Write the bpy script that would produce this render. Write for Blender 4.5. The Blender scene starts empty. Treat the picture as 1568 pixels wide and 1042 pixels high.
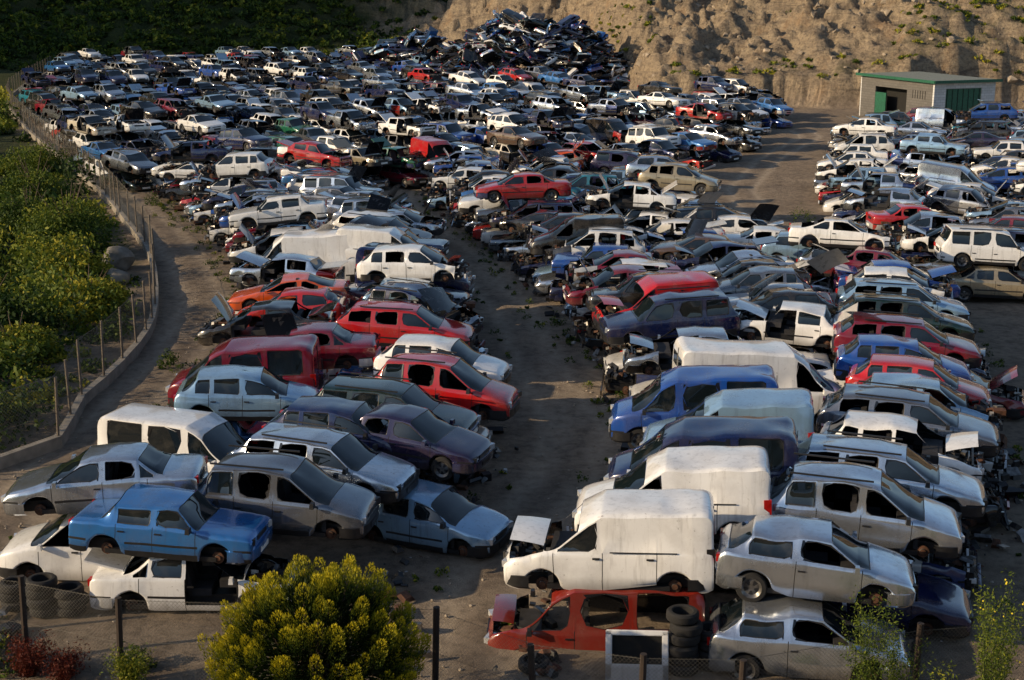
import bpy, bmesh, math, random
import numpy as np
from mathutils import Vector, Matrix, noise as mnoise
random.seed(7)
RNG=np.random.default_rng(11)
scene=bpy.context.scene
COL=scene.collection

# ------------------------------------------------------------------ materials
def newmat(name):
    m=bpy.data.materials.new(name); m.use_nodes=True
    nt=m.node_tree; b=nt.nodes["Principled BSDF"]
    return m,nt,b
def N(nt,t,**kw):
    n=nt.nodes.new(t)
    for k,v in kw.items():
        if k in n.inputs: n.inputs[k].default_value=v
        else: setattr(n,k,v)
    return n
def ramp(nt,src,stops,const=False):
    r=nt.nodes.new("ShaderNodeValToRGB"); cr=r.color_ramp
    if const: cr.interpolation='CONSTANT'
    while len(cr.elements)<len(stops): cr.elements.new(0.5)
    for e,(p,c) in zip(cr.elements,stops):
        e.position=p; e.color=(c,c,c,1) if not hasattr(c,'__len__') else (*c,1)
    nt.links.new(src,r.inputs[0]); return r.outputs[0]
def mix(nt,f,a,b):
    m=nt.nodes.new("ShaderNodeMix"); m.data_type='RGBA'
    for s,v in ((0,f),(6,a),(7,b)):
        if isinstance(v,bpy.types.NodeSocket): nt.links.new(v,m.inputs[s])
        elif s==0: m.inputs[0].default_value=v
        else: m.inputs[s].default_value=(*v,1)
    return m.outputs[2]
def simple(name,col,rough=.6,metal=0,var=.3,scale=8,spec=.5):
    m,nt,b=newmat(name)
    tc=N(nt,"ShaderNodeTexCoord"); n=N(nt,"ShaderNodeTexNoise",Scale=scale,Detail=4.0)
    nt.links.new(tc.outputs["Object"],n.inputs["Vector"])
    a=tuple(c*(1-var) for c in col); c2=tuple(min(1,c*(1+var)) for c in col)
    nt.links.new(ramp(nt,n.outputs[0],[(.3,a),(.7,c2)]),b.inputs["Base Color"])
    b.inputs["Roughness"].default_value=rough; b.inputs["Metallic"].default_value=metal
    b.inputs["Specular IOR Level"].default_value=spec
    return m
def mk_paint(name="car_paint",other=False):
    m,nt,b=newmat(name)
    oi=N(nt,"ShaderNodeObjectInfo"); tc=N(nt,"ShaderNodeTexCoord")
    mul=N(nt,"ShaderNodeMath",operation='MULTIPLY'); nt.links.new(oi.outputs["Random"],mul.inputs[0]); mul.inputs[1].default_value=90
    add=N(nt,"ShaderNodeVectorMath",operation='ADD')
    nt.links.new(tc.outputs["Object"],add.inputs[0]); nt.links.new(mul.outputs[0],add.inputs[1])
    n1=N(nt,"ShaderNodeTexNoise",Scale=1.5,Detail=8.0,Roughness=.65); nt.links.new(add.outputs[0],n1.inputs["Vector"])
    n2=N(nt,"ShaderNodeTexNoise",Scale=9.0,Detail=7.0,Roughness=.75); nt.links.new(add.outputs[0],n2.inputs["Vector"])
    base=oi.outputs["Color"]
    if other:
        base=ramp(nt,oi.outputs["Random"],[(0,(.75,.75,.75)),(.3,(.02,.02,.022)),(.45,(.4,.42,.45)),(.6,(.3,.01,.01)),(.7,(.6,.6,.6)),(.85,(.02,.04,.15))],True)
    mp=N(nt,"ShaderNodeMapping"); mp.inputs["Scale"].default_value=(9,9,.9); nt.links.new(add.outputs[0],mp.inputs[0])
    n3=N(nt,"ShaderNodeTexNoise",Scale=1.0,Detail=5.0,Roughness=.6); nt.links.new(mp.outputs[0],n3.inputs["Vector"])
    f1=ramp(nt,n1.outputs[0],[(.43,0.0),(.78,.36)])
    col=mix(nt,f1,base,(.16,.13,.10))
    col=mix(nt,ramp(nt,n3.outputs[0],[(.53,0.),(.76,.34)]),col,(.08,.065,.05))
    col=mix(nt,ramp(nt,n2.outputs[0],[(.62,0.0),(.70,.65)]),col,(.07,.04,.025))
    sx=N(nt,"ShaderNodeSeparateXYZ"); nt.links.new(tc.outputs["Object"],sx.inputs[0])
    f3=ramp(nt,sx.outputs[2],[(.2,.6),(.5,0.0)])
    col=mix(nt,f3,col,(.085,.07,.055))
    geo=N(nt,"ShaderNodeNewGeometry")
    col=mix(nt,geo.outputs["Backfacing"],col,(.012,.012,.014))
    nt.links.new(col,b.inputs["Base Color"])
    mm=N(nt,"ShaderNodeMath",operation='MULTIPLY'); nt.links.new(oi.outputs["Alpha"],mm.inputs[0]); mm.inputs[1].default_value=.85
    nt.links.new(mm.outputs[0],b.inputs["Metallic"])
    nt.links.new(ramp(nt,n1.outputs[0],[(.45,.16),(.85,.45)]),b.inputs["Roughness"])
    b.inputs["Coat Weight"].default_value=1.0; b.inputs["Coat Roughness"].default_value=.05
    bp=N(nt,"ShaderNodeBump",Strength=.12,Distance=.04); nt.links.new(n1.outputs[0],bp.inputs["Height"]); nt.links.new(bp.outputs[0],b.inputs["Normal"])
    return m
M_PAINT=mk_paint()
def mk_glass():
    m,nt,b=newmat("car_glass")
    tc=N(nt,"ShaderNodeTexCoord"); n=N(nt,"ShaderNodeTexNoise",Scale=3.0,Detail=6.0)
    nt.links.new(tc.outputs["Object"],n.inputs["Vector"])
    nt.links.new(ramp(nt,n.outputs[0],[(.55,(.006,.010,.013)),(.9,(.05,.05,.045))]),b.inputs["Base Color"])
    nt.links.new(ramp(nt,n.outputs[0],[(.55,.02),(.85,.2)]),b.inputs["Roughness"])
    b.inputs["Specular IOR Level"].default_value=1.0
    return m
CM=[M_PAINT,mk_glass(),simple("black_trim",(.014,.014,.016),.45),simple("panel_gap",(.005,.005,.005),.9),
    simple("tyre_rubber",(.012,.012,.013),.85),simple("bare_metal",(.16,.155,.15),.35,.7,.6),
    simple("headlamp",(.55,.57,.6),.08,.3,.2),simple("tail_lamp",(.4,.012,.01),.15),
    simple("car_interior",(.02,.02,.024),.85,0,.6,4),simple("rusty_metal",(.09,.04,.022),.8,.2,.6),
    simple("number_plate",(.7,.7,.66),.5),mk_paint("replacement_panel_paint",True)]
PAINT,GLASS,TRIM,SEAM,TYRE,METAL,HEAD,TAIL,INTER,RUST,PLATE,PAINT2=range(12)

# ------------------------------------------------------------------ mesh helpers
def bx(bm,c,s,m,R=None,taper=None):
    r=bmesh.ops.create_cube(bm,size=1.0)
    vs=r['verts']
    for v in vs:
        if taper and v.co.z>0: v.co.x*=taper; v.co.y*=taper
        v.co=Vector((v.co.x*s[0],v.co.y*s[1],v.co.z*s[2]))
        if R: v.co=R@v.co
        v.co+=Vector(c)
    for f in {f for v in vs for f in v.link_faces}: f.material_index=m
    return vs
def revolve(bm,prof,mats,c,seg=18,axis='Y',sign=1,alt=None):
    rings=[]
    for (r,a) in prof:
        ring=[]
        for k in range(seg):
            t=2*math.pi*k/seg
            if axis=='Y': p=Vector((r*math.cos(t),a*sign,r*math.sin(t)))
            else: p=Vector((r*math.cos(t),r*math.sin(t),a))
            ring.append(bm.verts.new(p+Vector(c)))
        rings.append(ring)
    for i in range(len(rings)-1):
        for k in range(seg):
            q=[rings[i][k],rings[i+1][k],rings[i+1][(k+1)%seg],rings[i][(k+1)%seg]]
            if sign<0 and axis=='Y': q=q[::-1]
            f=bm.faces.new(q); f.smooth=True
            f.material_index=mats[i]
            if alt is not None and i==alt and (k//2)%2: f.material_index=TRIM
def finish(bm,name,mats,sharp=.55):
    me=bpy.data.meshes.new(name); bm.to_mesh(me); bm.free()
    for m in mats: me.materials.append(m)
    if sharp:
        for p in me.polygons: p.use_smooth=True
        try: me.set_sharp_from_angle(angle=sharp)
        except Exception: pass
    return me
def addobj(name,me,loc=(0,0,0),rot=(0,0,0),parent=None,color=None):
    o=bpy.data.objects.new(name,me); COL.objects.link(o)
    o.location=loc; o.rotation_euler=rot
    if parent: o.parent=parent
    if color: o.color=color
    return o
def subdivide_bm(bm):
    me=bpy.data.meshes.new("tmp"); bm.to_mesh(me); bm.free()
    for m in CM: me.materials.append(m)
    o=bpy.data.objects.new("tmp",me); COL.objects.link(o)
    md=o.modifiers.new("s",'SUBSURF'); md.levels=1; md.render_levels=1
    dg=bpy.context.evaluated_depsgraph_get(); ev=o.evaluated_get(dg); m2=ev.to_mesh()
    nb=bmesh.new(); nb.from_mesh(m2); ev.to_mesh_clear()
    bpy.data.objects.remove(o); bpy.data.meshes.remove(me)
    return nb

# ------------------------------------------------------------------ car builder
SPEC={
'sedan':dict(L=4.3,W=.84,wr=.74,top=[(0,.64),(.12,.74),(1.0,.93),(1.75,1.34),(2.35,1.39),(3.0,1.35),(3.6,1.0),(4.2,.97),(4.3,.88)],
  belt=[(0,.58),(.12,.69),(1.0,.87),(3.6,.94),(4.2,.91),(4.3,.82)],cowl=1.0,rf=1.75,rr=3.0,rb=3.6,win=[(1.22,2.2),(2.29,3.0),(3.05,3.38)],seams=[1.12,2.245,3.22],wh=(.8,3.42),door=(1.12,2.245)),
'hatch5':dict(L=3.8,W=.82,wr=.75,top=[(0,.66),(.1,.77),(.85,.97),(1.55,1.39),(2.2,1.44),(3.2,1.38),(3.64,.98),(3.76,.9),(3.8,.82)],
  belt=[(0,.6),(.1,.71),(.85,.89),(3.64,.95),(3.76,.88),(3.8,.78)],cowl=.85,rf=1.55,rr=3.2,rb=3.64,win=[(1.08,1.98),(2.07,2.78),(2.85,3.28)],seams=[1.0,2.025,2.9],wh=(.7,3.1),door=(1.0,2.025)),
'hatch3':dict(L=3.7,W=.82,wr=.74,top=[(0,.64),(.1,.75),(.85,.95),(1.6,1.36),(2.2,1.41),(3.05,1.35),(3.55,.98),(3.66,.9),(3.7,.82)],
  belt=[(0,.58),(.1,.69),(.85,.88),(3.55,.96),(3.66,.88),(3.7,.78)],cowl=.85,rf=1.6,rr=3.05,rb=3.55,win=[(1.08,2.18),(2.28,3.15)],seams=[1.0,2.23],wh=(.7,3.02),door=(1.0,2.23)),
'wagon':dict(L=4.4,W=.84,wr=.76,top=[(0,.64),(.12,.74),(1.0,.93),(1.75,1.36),(2.4,1.42),(3.85,1.37),(4.25,.98),(4.36,.9),(4.4,.82)],
  belt=[(0,.58),(.12,.69),(1.0,.87),(4.25,.95),(4.36,.88),(4.4,.78)],cowl=1.0,rf=1.75,rr=3.85,rb=4.25,win=[(1.22,2.2),(2.29,3.08),(3.16,3.92)],seams=[1.12,2.245,3.2],wh=(.8,3.5),door=(1.12,2.245),rails=1),
'coupe':dict(L=4.2,W=.84,wr=.72,top=[(0,.60),(.12,.7),(1.15,.88),(1.9,1.26),(2.4,1.30),(2.8,1.27),(3.75,.95),(4.12,.93),(4.2,.84)],
  belt=[(0,.54),(.12,.65),(1.15,.83),(3.75,.9),(4.12,.88),(4.2,.8)],cowl=1.15,rf=1.9,rr=2.8,rb=3.75,win=[(1.38,2.5),(2.6,3.25)],seams=[1.28,2.55],wh=(.82,3.35),door=(1.28,2.55)),
'mpv':dict(L=4.1,W=.85,wr=.77,top=[(0,.7),(.1,.82),(.78,1.04),(1.7,1.56),(2.4,1.64),(3.5,1.57),(3.95,1.02),(4.06,.94),(4.1,.85)],
  belt=[(0,.64),(.1,.76),(.78,.94),(3.95,.99),(4.06,.9),(4.1,.82)],cowl=.78,rf=1.7,rr=3.5,rb=3.95,win=[(1.08,2.0),(2.09,2.9),(2.98,3.6)],seams=[1.02,2.045,2.95],wh=(.74,3.35),door=(1.02,2.045),rails=1),
'suv':dict(L=4.2,W=.87,wr=.8,top=[(0,.86),(.1,.96),(1.0,1.08),(1.55,1.62),(2.2,1.7),(3.85,1.66),(4.1,1.12),(4.17,1.05),(4.2,.95)],
  belt=[(0,.8),(.1,.9),(1.0,1.02),(4.1,1.07),(4.17,1.0),(4.2,.9)],cowl=1.0,rf=1.55,rr=3.85,rb=4.1,win=[(1.2,2.15),(2.25,3.0),(3.1,3.85)],seams=[1.1,2.2,3.05],wh=(.8,3.35),door=(1.1,2.2),rails=1,zs=.32),
'oldbox':dict(L=4.0,W=.8,wr=.80,top=[(0,.74),(.06,.80),(1.15,.90),(1.6,1.33),(2.3,1.37),(3.0,1.34),(3.35,.96),(3.95,.92),(4.0,.86)],
  belt=[(0,.70),(.06,.77),(1.15,.86),(3.35,.91),(3.95,.88),(4.0,.82)],cowl=1.15,rf=1.6,rr=3.0,rb=3.35,win=[(1.3,2.1),(2.18,2.95)],seams=[1.2,2.14,2.95],wh=(.75,3.2),door=(1.2,2.14)),
'smallvan':dict(L=4.1,W=.86,wr=.88,top=[(0,.72),(.1,.86),(.8,1.07),(1.5,1.6),(1.95,1.78),(3.9,1.82),(4.05,1.78),(4.1,1.7)],
  belt=[(0,.66),(.1,.8),(.8,.98),(4.0,1.04),(4.1,1.0)],cowl=.8,rf=1.5,rr=None,rb=None,win=[(1.06,1.88)],seams=[1.0,1.95,3.0],wh=(.75,3.35),door=(1.0,1.95),van=1),
'windowvan':dict(L=4.3,W=.87,wr=.87,top=[(0,.8),(.1,.95),(.55,1.12),(1.3,1.75),(1.75,1.9),(4.1,1.92),(4.25,1.86),(4.3,1.75)],
  belt=[(0,.74),(.1,.88),(.55,1.02),(4.2,1.08),(4.3,1.04)],cowl=.55,rf=1.3,rr=None,rb=None,win=[(.85,1.7),(1.82,2.85),(2.95,4.0)],seams=[.8,1.76,2.9],wh=(.72,3.4),door=(.8,1.76),van=1),
'bigvan':dict(L=4.9,W=.95,wr=.89,top=[(0,.85),(.1,1.0),(.6,1.22),(1.35,1.95),(1.8,2.18),(4.7,2.24),(4.85,2.18),(4.9,2.1)],
  belt=[(0,.8),(.1,.92),(.6,1.1),(4.8,1.16),(4.9,1.12)],cowl=.6,rf=1.35,rr=None,rb=None,win=[(.9,1.75)],seams=[.85,1.82,3.0],wh=(.8,3.8),door=(.85,1.82),van=1),
}
RH={k:max(z for _,z in s['top']) for k,s in SPEC.items()}

def make_car(kind,var,seed):
    P=SPEC[kind]; rng=random.Random(seed); L=P['L']; W=P['W']; zs=P.get('zs',.22); van=P.get('van')
    bm=bmesh.new()
    bm.edges.layers.float.new('crease_edge'); bm.verts.layers.float.new('crease_vert')
    cl=bm.edges.layers.float['crease_edge']; vl=bm.verts.layers.float['crease_vert']
    R=.365; wz=.30+(zs-.22)
    us=[]
    def addu(u,tol=.012):
        if 0<=u<=L and all(abs(u-q)>tol for q in us): us.append(u)
    for s in P['seams']: us+= [s-.008,s+.008]
    for a,b in P['win']: addu(a);addu(b)
    for u,_ in P['top']: addu(u)
    for u in (.04,.25,.4,L-.25,L-.12,L-.04): addu(u,.03)
    for w in P['wh']:
        for d in (-1,-.96,-.8,-.5,0,.5,.8,.96,1): addu(w+d*R,.014)
    us.sort()
    tu=[p[0] for p in P['top']]; tz=[p[1] for p in P['top']]; bu=[p[0] for p in P['belt']]; bz=[p[1] for p in P['belt']]
    roof=RH[kind]
    rings=[]
    for u in us:
        t=float(np.interp(u,tu,tz)); b=float(np.interp(u,bu,bz)); x=L/2-u
        w=W
        box=kind=='oldbox'
        if u<.55: w*=1-(.06 if box else .17)*((.55-u)/.55)**2
        if L-u<.45: w*=1-(.05 if van or box else .12)*((.45-(L-u))/.45)**2
        k=max(0,min(1,(t-b-.07)/(roof-.06-b-.07)))
        z0=zs
        for q in P['wh']:
            d=abs(u-q)
            if d<R: z0=max(z0,wz+math.sqrt(R*R-d*d))
        if u<.1 or L-u<.06: z0+=.05
        z1=max(zs+.13,z0+.02); z2=max(.50,z1+.02); z3=max(.545,z2+.02); z4=max(b-.035,z3+.015)
        wr=w*P['wr']
        pts=[(w*.955,z0),(w*.985,z1),(w*1.0,z2),(w*1.0,z3),(w*.972,z4),(w*.935,max(b,z4+.01)),
             (w*.88*(1-k)+wr*k,(b+.015)*(1-k)+(t-.055)*k),((w*.68)*(1-k)+(wr-.11)*k,(b+(t-b)*.7)*(1-k)+(t-.012)*k),(0,t)]
        ring=[bm.verts.new((x,y,z)) for y,z in pts]+[bm.verts.new((x,-y,z)) for y,z in pts[-2::-1]]
        rings.append(ring)
    F={}
    rub=(seed%3!=0)
    swap=None
    if var>0 and rng.random()<.5:
        swap=rng.choice(['hood','door','fender','gate'])
    if seed<80 and var==1: swap=None
    for i in range(len(us)-1):
        um=(us[i]+us[i+1])/2
        for k in range(16):
            s=min(k,15-k)
            f=bm.faces.new((rings[i][k],rings[i+1][k],rings[i+1][k+1],rings[i][k+1]))
            F[(i,k)]=f; m=PAINT
            if swap=='hood' and s>=6 and .12<um<P['cowl']: m=PAINT2
            if swap=='door' and s<=4 and P['door'][0]<um<P['door'][1]: m=PAINT2
            if swap=='fender' and s<=5 and um<P['seams'][0]: m=PAINT2
            if swap=='gate' and P['rb'] and um>P['rb']-.02 and s>=3: m=PAINT2
            if s<=4 and any(abs(um-q)<.009 for q in P['seams']) : m=SEAM
            if s==2 and rub and not any(abs(um-q)<R+.02 for q in P['wh']): m=TRIM
            if s==0 and not any(abs(um-q)<R+.02 for q in P['wh']) and seed%2: m=TRIM
            f.material_index=m
    fc=bm.faces.new(rings[0]); rc=bm.faces.new(rings[-1][::-1])
    for f in (fc,rc):
        for e in f.edges: e[cl]=.7
    def cr(a,b,v):
        e=bm.edges.get((a,b))
        if e: e[cl]=v
    for i in range(len(us)-1):
        for k in (0,16): cr(rings[i][k],rings[i+1][k],.7)
        for k in (5,11): cr(rings[i][k],rings[i+1][k],.75)
        for k in (6,10): cr(rings[i][k],rings[i+1][k],.85 if van else .6)
        for k in (7,9): cr(rings[i][k],rings[i+1][k],.4)
        for k in (2,3,13,14): cr(rings[i][k],rings[i+1][k],.8)
    for i,u in enumerate(us):
        if any(abs(u-q)<.0085 for q in P['seams']):
            for k in list(range(0,5))+list(range(11,16)): cr(rings[i][k],rings[i][k+1],1.0)
        if any(abs(u-q)<.003 for q in (P['cowl'],P['rf'],P['rr'] or -9,P['rb'] or -9)):
            for k in range(5,11): cr(rings[i][k],rings[i][k+1],.7)
    def sel(u0,u1,ss,side=0):
        out=[]
        for (i,k),f in F.items():
            if not f.is_valid: continue
            um=(us[i]+us[i+1])/2; s=min(k,15-k)
            if u0<um<u1 and s in ss:
                if side==0 or (side>0)==(k<8): out.append(f)
        return out
    dele=[]
    if var in (2,3): dele+=sel(.12,P['cowl']-.02,(6,7))
    if var==2:
        dele+=sel(0,.3,(0,1,2,3,4,5,6,7))+[fc]
        if rng.random()<.5: dele+=sel(.3,P['seams'][0],(0,1,2,3,4,5),rng.choice((0,1,-1)))
        if rng.random()<.4: dele+=sel(P['seams'][1],P['seams'][2] if len(P['seams'])>2 else P['seams'][1],(1,2,3,4,5),rng.choice((1,-1)))
    if var==3:
        dele+=sel(P['door'][0],P['door'][1],(1,2,3,4,5),0 if rng.random()<.5 else rng.choice((1,-1)))
    dele=list(set(dele))
    groups=[(sel(P['cowl'],P['rf'],(6,7)),.045,'ws')]
    if P['rr']: groups.append((sel(P['rr'],P['rb'],(6,7)),.05,'rw'))
    for a,b in P['win']:
        for sd in (1,-1): groups.append((sel(a,b,(5,),sd),.03,'side'))
    ds=set(dele); dele2=[]
    for g,t,tag in groups:
        g=[f for f in g if f not in ds]
        if not g: continue
        gs=set(g)
        for step in (0,1):
            r=bmesh.ops.inset_region(bm,faces=g,thickness=(t,.014)[step],depth=(0,-.012)[step],use_even_offset=False)
            if step:
                for f in r['faces']: f.material_index=TRIM
            for f in g:
                for e in f.edges:
                    if sum(1 for q in e.link_faces if q in gs)==1:
                        e[cl]=.9
                        for v in e.verts: v[vl]=.65
        gone = (var==1 and tag=='side' and rng.random()<.35) or (var>=2 and rng.random()<(.65 if tag=='side' else .3))
        if gone: dele2+=g
        else:
            for f in g: f.material_index=GLASS
    bmesh.ops.delete(bm,geom=[f for f in set(dele+dele2) if f.is_valid],context='FACES')
    bm=subdivide_bm(bm)
    off=Vector((seed*3.1,seed*1.7,0)); amp=.006 if var==0 else .02
    for v in bm.verts:
        n=mnoise.noise_vector(v.co*1.3+off); v.co+=n*amp
        if var>0:
            v.co+=mnoise.noise_vector(v.co*4.5+off)*.008
            if v.co.z>roof-.3: v.co.z-=.14*max(0,mnoise.noise(v.co*1.1+off))
        if var>=2 and v.co.x>L/2-.6: v.co+=mnoise.noise_vector(v.co*2.5+off)*.06
    bx(bm,(0,0,zs+.14),(L-.3,2*W-.55,.24),TRIM)
    bx(bm,(0,0,zs+.05),(L-1.7 if L>4 else L-1.55,2*W-.2,.1),TRIM)
    bx(bm,(L/2-P['cowl']-.12,0,.58),(.1,2*W-.3,.5),INTER)
    bx(bm,(L/2-P['cowl']-.35,0,.76),(.36,2*W-.36,.16),INTER)
    if van and not P['win'][1:]: bx(bm,(L/2-2.1,0,1.0),(.06,2*W-.34,1.1),INTER)
    for sy in (-.37,.37):
        sx=L/2-P['door'][0]-.85
        bx(bm,(sx,sy,.55),(.5,.48,.16),INTER); bx(bm,(sx-.28,sy,.82),(.14,.46,.55),INTER,Matrix.Rotation(-.2,3,'Y'))
        bx(bm,(sx-.33,sy,1.14),(.09,.24,.16),INTER)
    if not van:
        bx(bm,(L/2-P['wh'][1]+.25,0,.80),(.14,1.15,.48),INTER,Matrix.Rotation(-.25,3,'Y')); bx(bm,(L/2-P['wh'][1]+.5,0,.55),(.5,1.2,.16),INTER)
    for q in P['wh']:
        for sd in (1,-1):
            c=(L/2-q,sd*(W-.12),wz)
            if var==0 or (var==1 and rng.random()<.4):
                revolve(bm,[(.0,.06),(.06,.065),(.15,.045),(.185,.075),(.205,.095),(.28,.085),(.305,.05),(.305,-.06),(.28,-.09),(.1,-.09)],
                        [METAL,METAL,METAL,METAL,TYRE,TYRE,TYRE,TYRE,TYRE],c,20,'Y',sd,alt=1)
            else:
                revolve(bm,[(0,.0),(.06,.0),(.07,-.03),(.13,-.035),(.13,-.09),(.0,-.1)],[RUST,METAL,RUST,RUST,TRIM],c,12,'Y',sd)
    def bumper(front):
        zc=.40+(zs-.22); hh=.11; sgn=1 if front else -1
        pts=[(.5,W*1.0+.012),(.35,W*.995+.012),(.2,W*.965+.012),(.08,W*.89),(.0,W*.78),(-.05,W*.5),(-.06,0)]
        pts=pts+[(u,-y) for u,y in pts[-2::-1]]
        m=TRIM if (seed+ (1 if kind in('smallvan','bigvan','suv','oldbox') else 0))%2 else (PAINT if rng.random()<.8 else PAINT2)
        lo=[];hi=[];inn=[];li=[]
        for u,y in pts:
            x=(L/2-u)*sgn
            hi.append(bm.verts.new((x,y,zc+hh))); lo.append(bm.verts.new((x,y,zc-hh)))
            inn.append(bm.verts.new((x-.07*sgn,y*.93,zc+hh+.015))); li.append(bm.verts.new((x-.06*sgn,y*.95,zc-hh-.05)))
        for a in range(len(pts)-1):
            for p,q in ((hi,inn),(lo,hi),(li,lo)):
                vs=[p[a],p[a+1],q[a+1],q[a]]
                if front: vs=vs[::-1]
                f=bm.faces.new(vs); f.material_index=m
        bx(bm,((L/2+.065)*sgn,0,zc),(.012,.5,.11),PLATE if rng.random()<.6 else TRIM)
    if var!=2: bumper(True)
    if rng.random()<(.9 if var<2 else .5): bumper(False)
    zf=float(np.interp(.05,tu,tz))
    if var!=2:
        for sy in (-1,1):
            ok=var==0 or rng.random()<.6
            bx(bm,(L/2-.075,sy*W*.62,zf-.11),(.17,W*.34,.13),HEAD if ok else TRIM,Matrix.Rotation(-sy*.3,3,'Z'))
        bx(bm,(L/2+.0,0,zf-.12),(.03,W*.74,.09),TRIM)
    zt=.80 if not van else .95
    for sy in (-1,1):
        bx(bm,(-L/2+.06,sy*W*(.73 if not van else .86),zt),(.16,W*(.22 if not van else .12),.15 if not van else .32),TAIL if rng.random()<.75 else TRIM,Matrix.Rotation(sy*.12,3,'Z'))
    if van:
        bx(bm,(-L/2-.004,0,roof*.55),(.016,.02,roof*.75),SEAM)
        if rng.random()<.5:
            for sy in (-.38,.38): bx(bm,(-L/2+.002,sy,roof*.76),(.03,.52,.36),GLASS)
        if not P['win'][1:]:
            for sy in (-1,1): bx(bm,(L/2-2.75,sy*(W*.975),1.03),(1.3,.02,.018),SEAM)
    else:
        bx(bm,(-L/2-.002,0,.72),(.03,.52,.12),TRIM)
    for sy in (-1,1):
        if rng.random()<(.95 if var<2 else .4):
            bx(bm,(L/2-P['win'][0][0]-.02,sy*(W+.06),float(np.interp(P['win'][0][0],bu,bz))+.06),(.1,.17,.12),TRIM if seed%2 else PAINT,taper=.8)
        for s in P['seams'][1:]:
            if s<3.1: bx(bm,(L/2-s+.12,sy*(W*.985),.76 if not van else .9),(.14,.035,.03),TRIM)
        if P.get('rails'): bx(bm,(L/2-2.7,sy*(W*P['wr']-.06),roof-.0),(1.7,.03,.035),TRIM)
    if var in (2,3):
        ex=L/2-P['cowl']*.55
        bx(bm,(ex,0,.46),(P['cowl']*.9,1.0,.3),TRIM)
        for i in range(34):
            R3=Matrix.Rotation(rng.uniform(-.6,.6),3,'X')@Matrix.Rotation(rng.uniform(-3,3),3,'Z')
            bx(bm,(ex+rng.uniform(-.45,.42),rng.uniform(-.62,.62),rng.uniform(.5,.76)),(rng.uniform(.05,.32),rng.uniform(.04,.2),rng.uniform(.04,.18)),rng.choice((METAL,TRIM,TRIM,RUST,METAL,INTER)),R3)
        for zz in (.72,.38): bx(bm,(L/2-.22,0,zz),(.05,1.3,.05),rng.choice((PAINT,TRIM,RUST)))
        for sy in (-.6,0,.6): bx(bm,(L/2-.22,sy,.55),(.05,.05,.36),TRIM)
        bx(bm,(L/2-.3,0,.55),(.04,.95,.32),METAL)
        for sy in (-.5,.5): bx(bm,(L/2-.45,sy,.45),(.8,.08,.1),PAINT)
        for i in range(9):
            R3=Matrix.Rotation(rng.uniform(-1,1),3,'Y')@Matrix.Rotation(rng.uniform(-1,1),3,'X')
            bx(bm,(L/2-.15+rng.uniform(-.1,.12),rng.uniform(-.6,.6),rng.uniform(.35,.7)),(.015,.015,rng.uniform(.2,.45)),TRIM,R3)
        if var==2:
            R3=Matrix.Rotation(rng.uniform(-.3,.3),3,'X')
            bx(bm,(L/2+.02,.0,.3),(.06,1.4,.16),rng.choice((TRIM,PAINT,PAINT2)),R3)
    if var==3:
        hl=P['cowl']-.12; ang=rng.choice((.35,.7,1.05)) if not van else .22; zc=float(np.interp(P['cowl'],tu,tz))
        Rm=Matrix.Rotation(-ang,3,'Y'); hx=L/2-P['cowl']
        n=5; g=[]
        for a in range(n+1):
            row=[]
            for b in range(n+1):
                px=a/n*hl; py=(b/n-.5)*2*W*(.80-.08*a/n); pz=.05*(1-(2*b/n-1)**2)-.06*(a/n)**2
                row.append(bm.verts.new(Rm@Vector((px,py,pz))+Vector((hx,0,zc+.02))))
            g.append(row)
        for a in range(n):
            for b in range(n):
                bm.faces.new((g[a][b],g[a+1][b],g[a+1][b+1],g[a][b+1])).material_index=PAINT
    if var==3 and P['rr'] and rng.random()<.45:   # raised tailgate / boot lid
        hinge=L/2-P['rr'] if kind in('hatch5','hatch3','wagon','mpv','suv') else L/2-P['rb']
        zc=float(np.interp(P['rr'] if hinge==L/2-P['rr'] else P['rb'],tu,tz)); a0=rng.uniform(.1,.7)
        bx(bm,(hinge-.42*math.cos(a0),0,zc+.02+.42*math.sin(a0)),(.85,1.15,.04),PAINT,Matrix.Rotation(a0,3,'Y'))
    return finish(bm,kind+"_body",CM,.6)
MESH={}
for ki,k in enumerate(SPEC):
    for v in range(4): MESH[(k,v)]=[make_car(k,v,ki*7+v*3+1)]
for k in ('sedan','hatch5','hatch3','wagon','mpv','oldbox'):
    for v in (1,2,3):
        for q in (0,1): MESH[(k,v)].append(make_car(k,v,100+v*5+len(k)+q*31))
NAMES=dict(sedan='scrap_sedan',hatch5='scrap_hatchback',hatch3='scrap_hatchback',wagon='scrap_station_wagon',coupe='scrap_coupe',mpv='scrap_minivan',suv='scrap_suv',smallvan='scrap_panel_van',windowvan='scrap_passenger_van',bigvan='scrap_cargo_van',oldbox='scrap_sedan')
C=dict(white=(.83,.84,.85,0),cream=(.62,.57,.48,0),silver=(.60,.65,.72,1),grey=(.20,.22,.26,.8),lblue=(.28,.46,.66,.5),blue=(.012,.075,.36,.2),mblue=(.03,.17,.48,.4),
   dblue=(.006,.014,.075,.2),black=(.006,.006,.007,0),red=(.46,.010,.012,0),maroon=(.17,.004,.02,.1),orange=(.62,.085,.008,0),green=(.01,.11,.06,0),dgreen=(.006,.025,.022,.3),beige=(.34,.29,.20,.4),purple=(.025,.018,.06,.4),brown=(.10,.06,.04,.2),yellow=(.6,.4,.02,0),teal=(.02,.22,.32,.2),wreckred=(.20,.018,.012,0))
CW=[('white',29),('silver',22),('grey',8),('lblue',8),('cream',1),('blue',5),('mblue',3.5),('dblue',13),('black',14),('red',5.5),('maroon',4),('green',.5),('dgreen',2.5),('beige',1.5),('purple',1.2),('brown',.4),('teal',.4),('orange',.3),('yellow',.1)]
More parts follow.
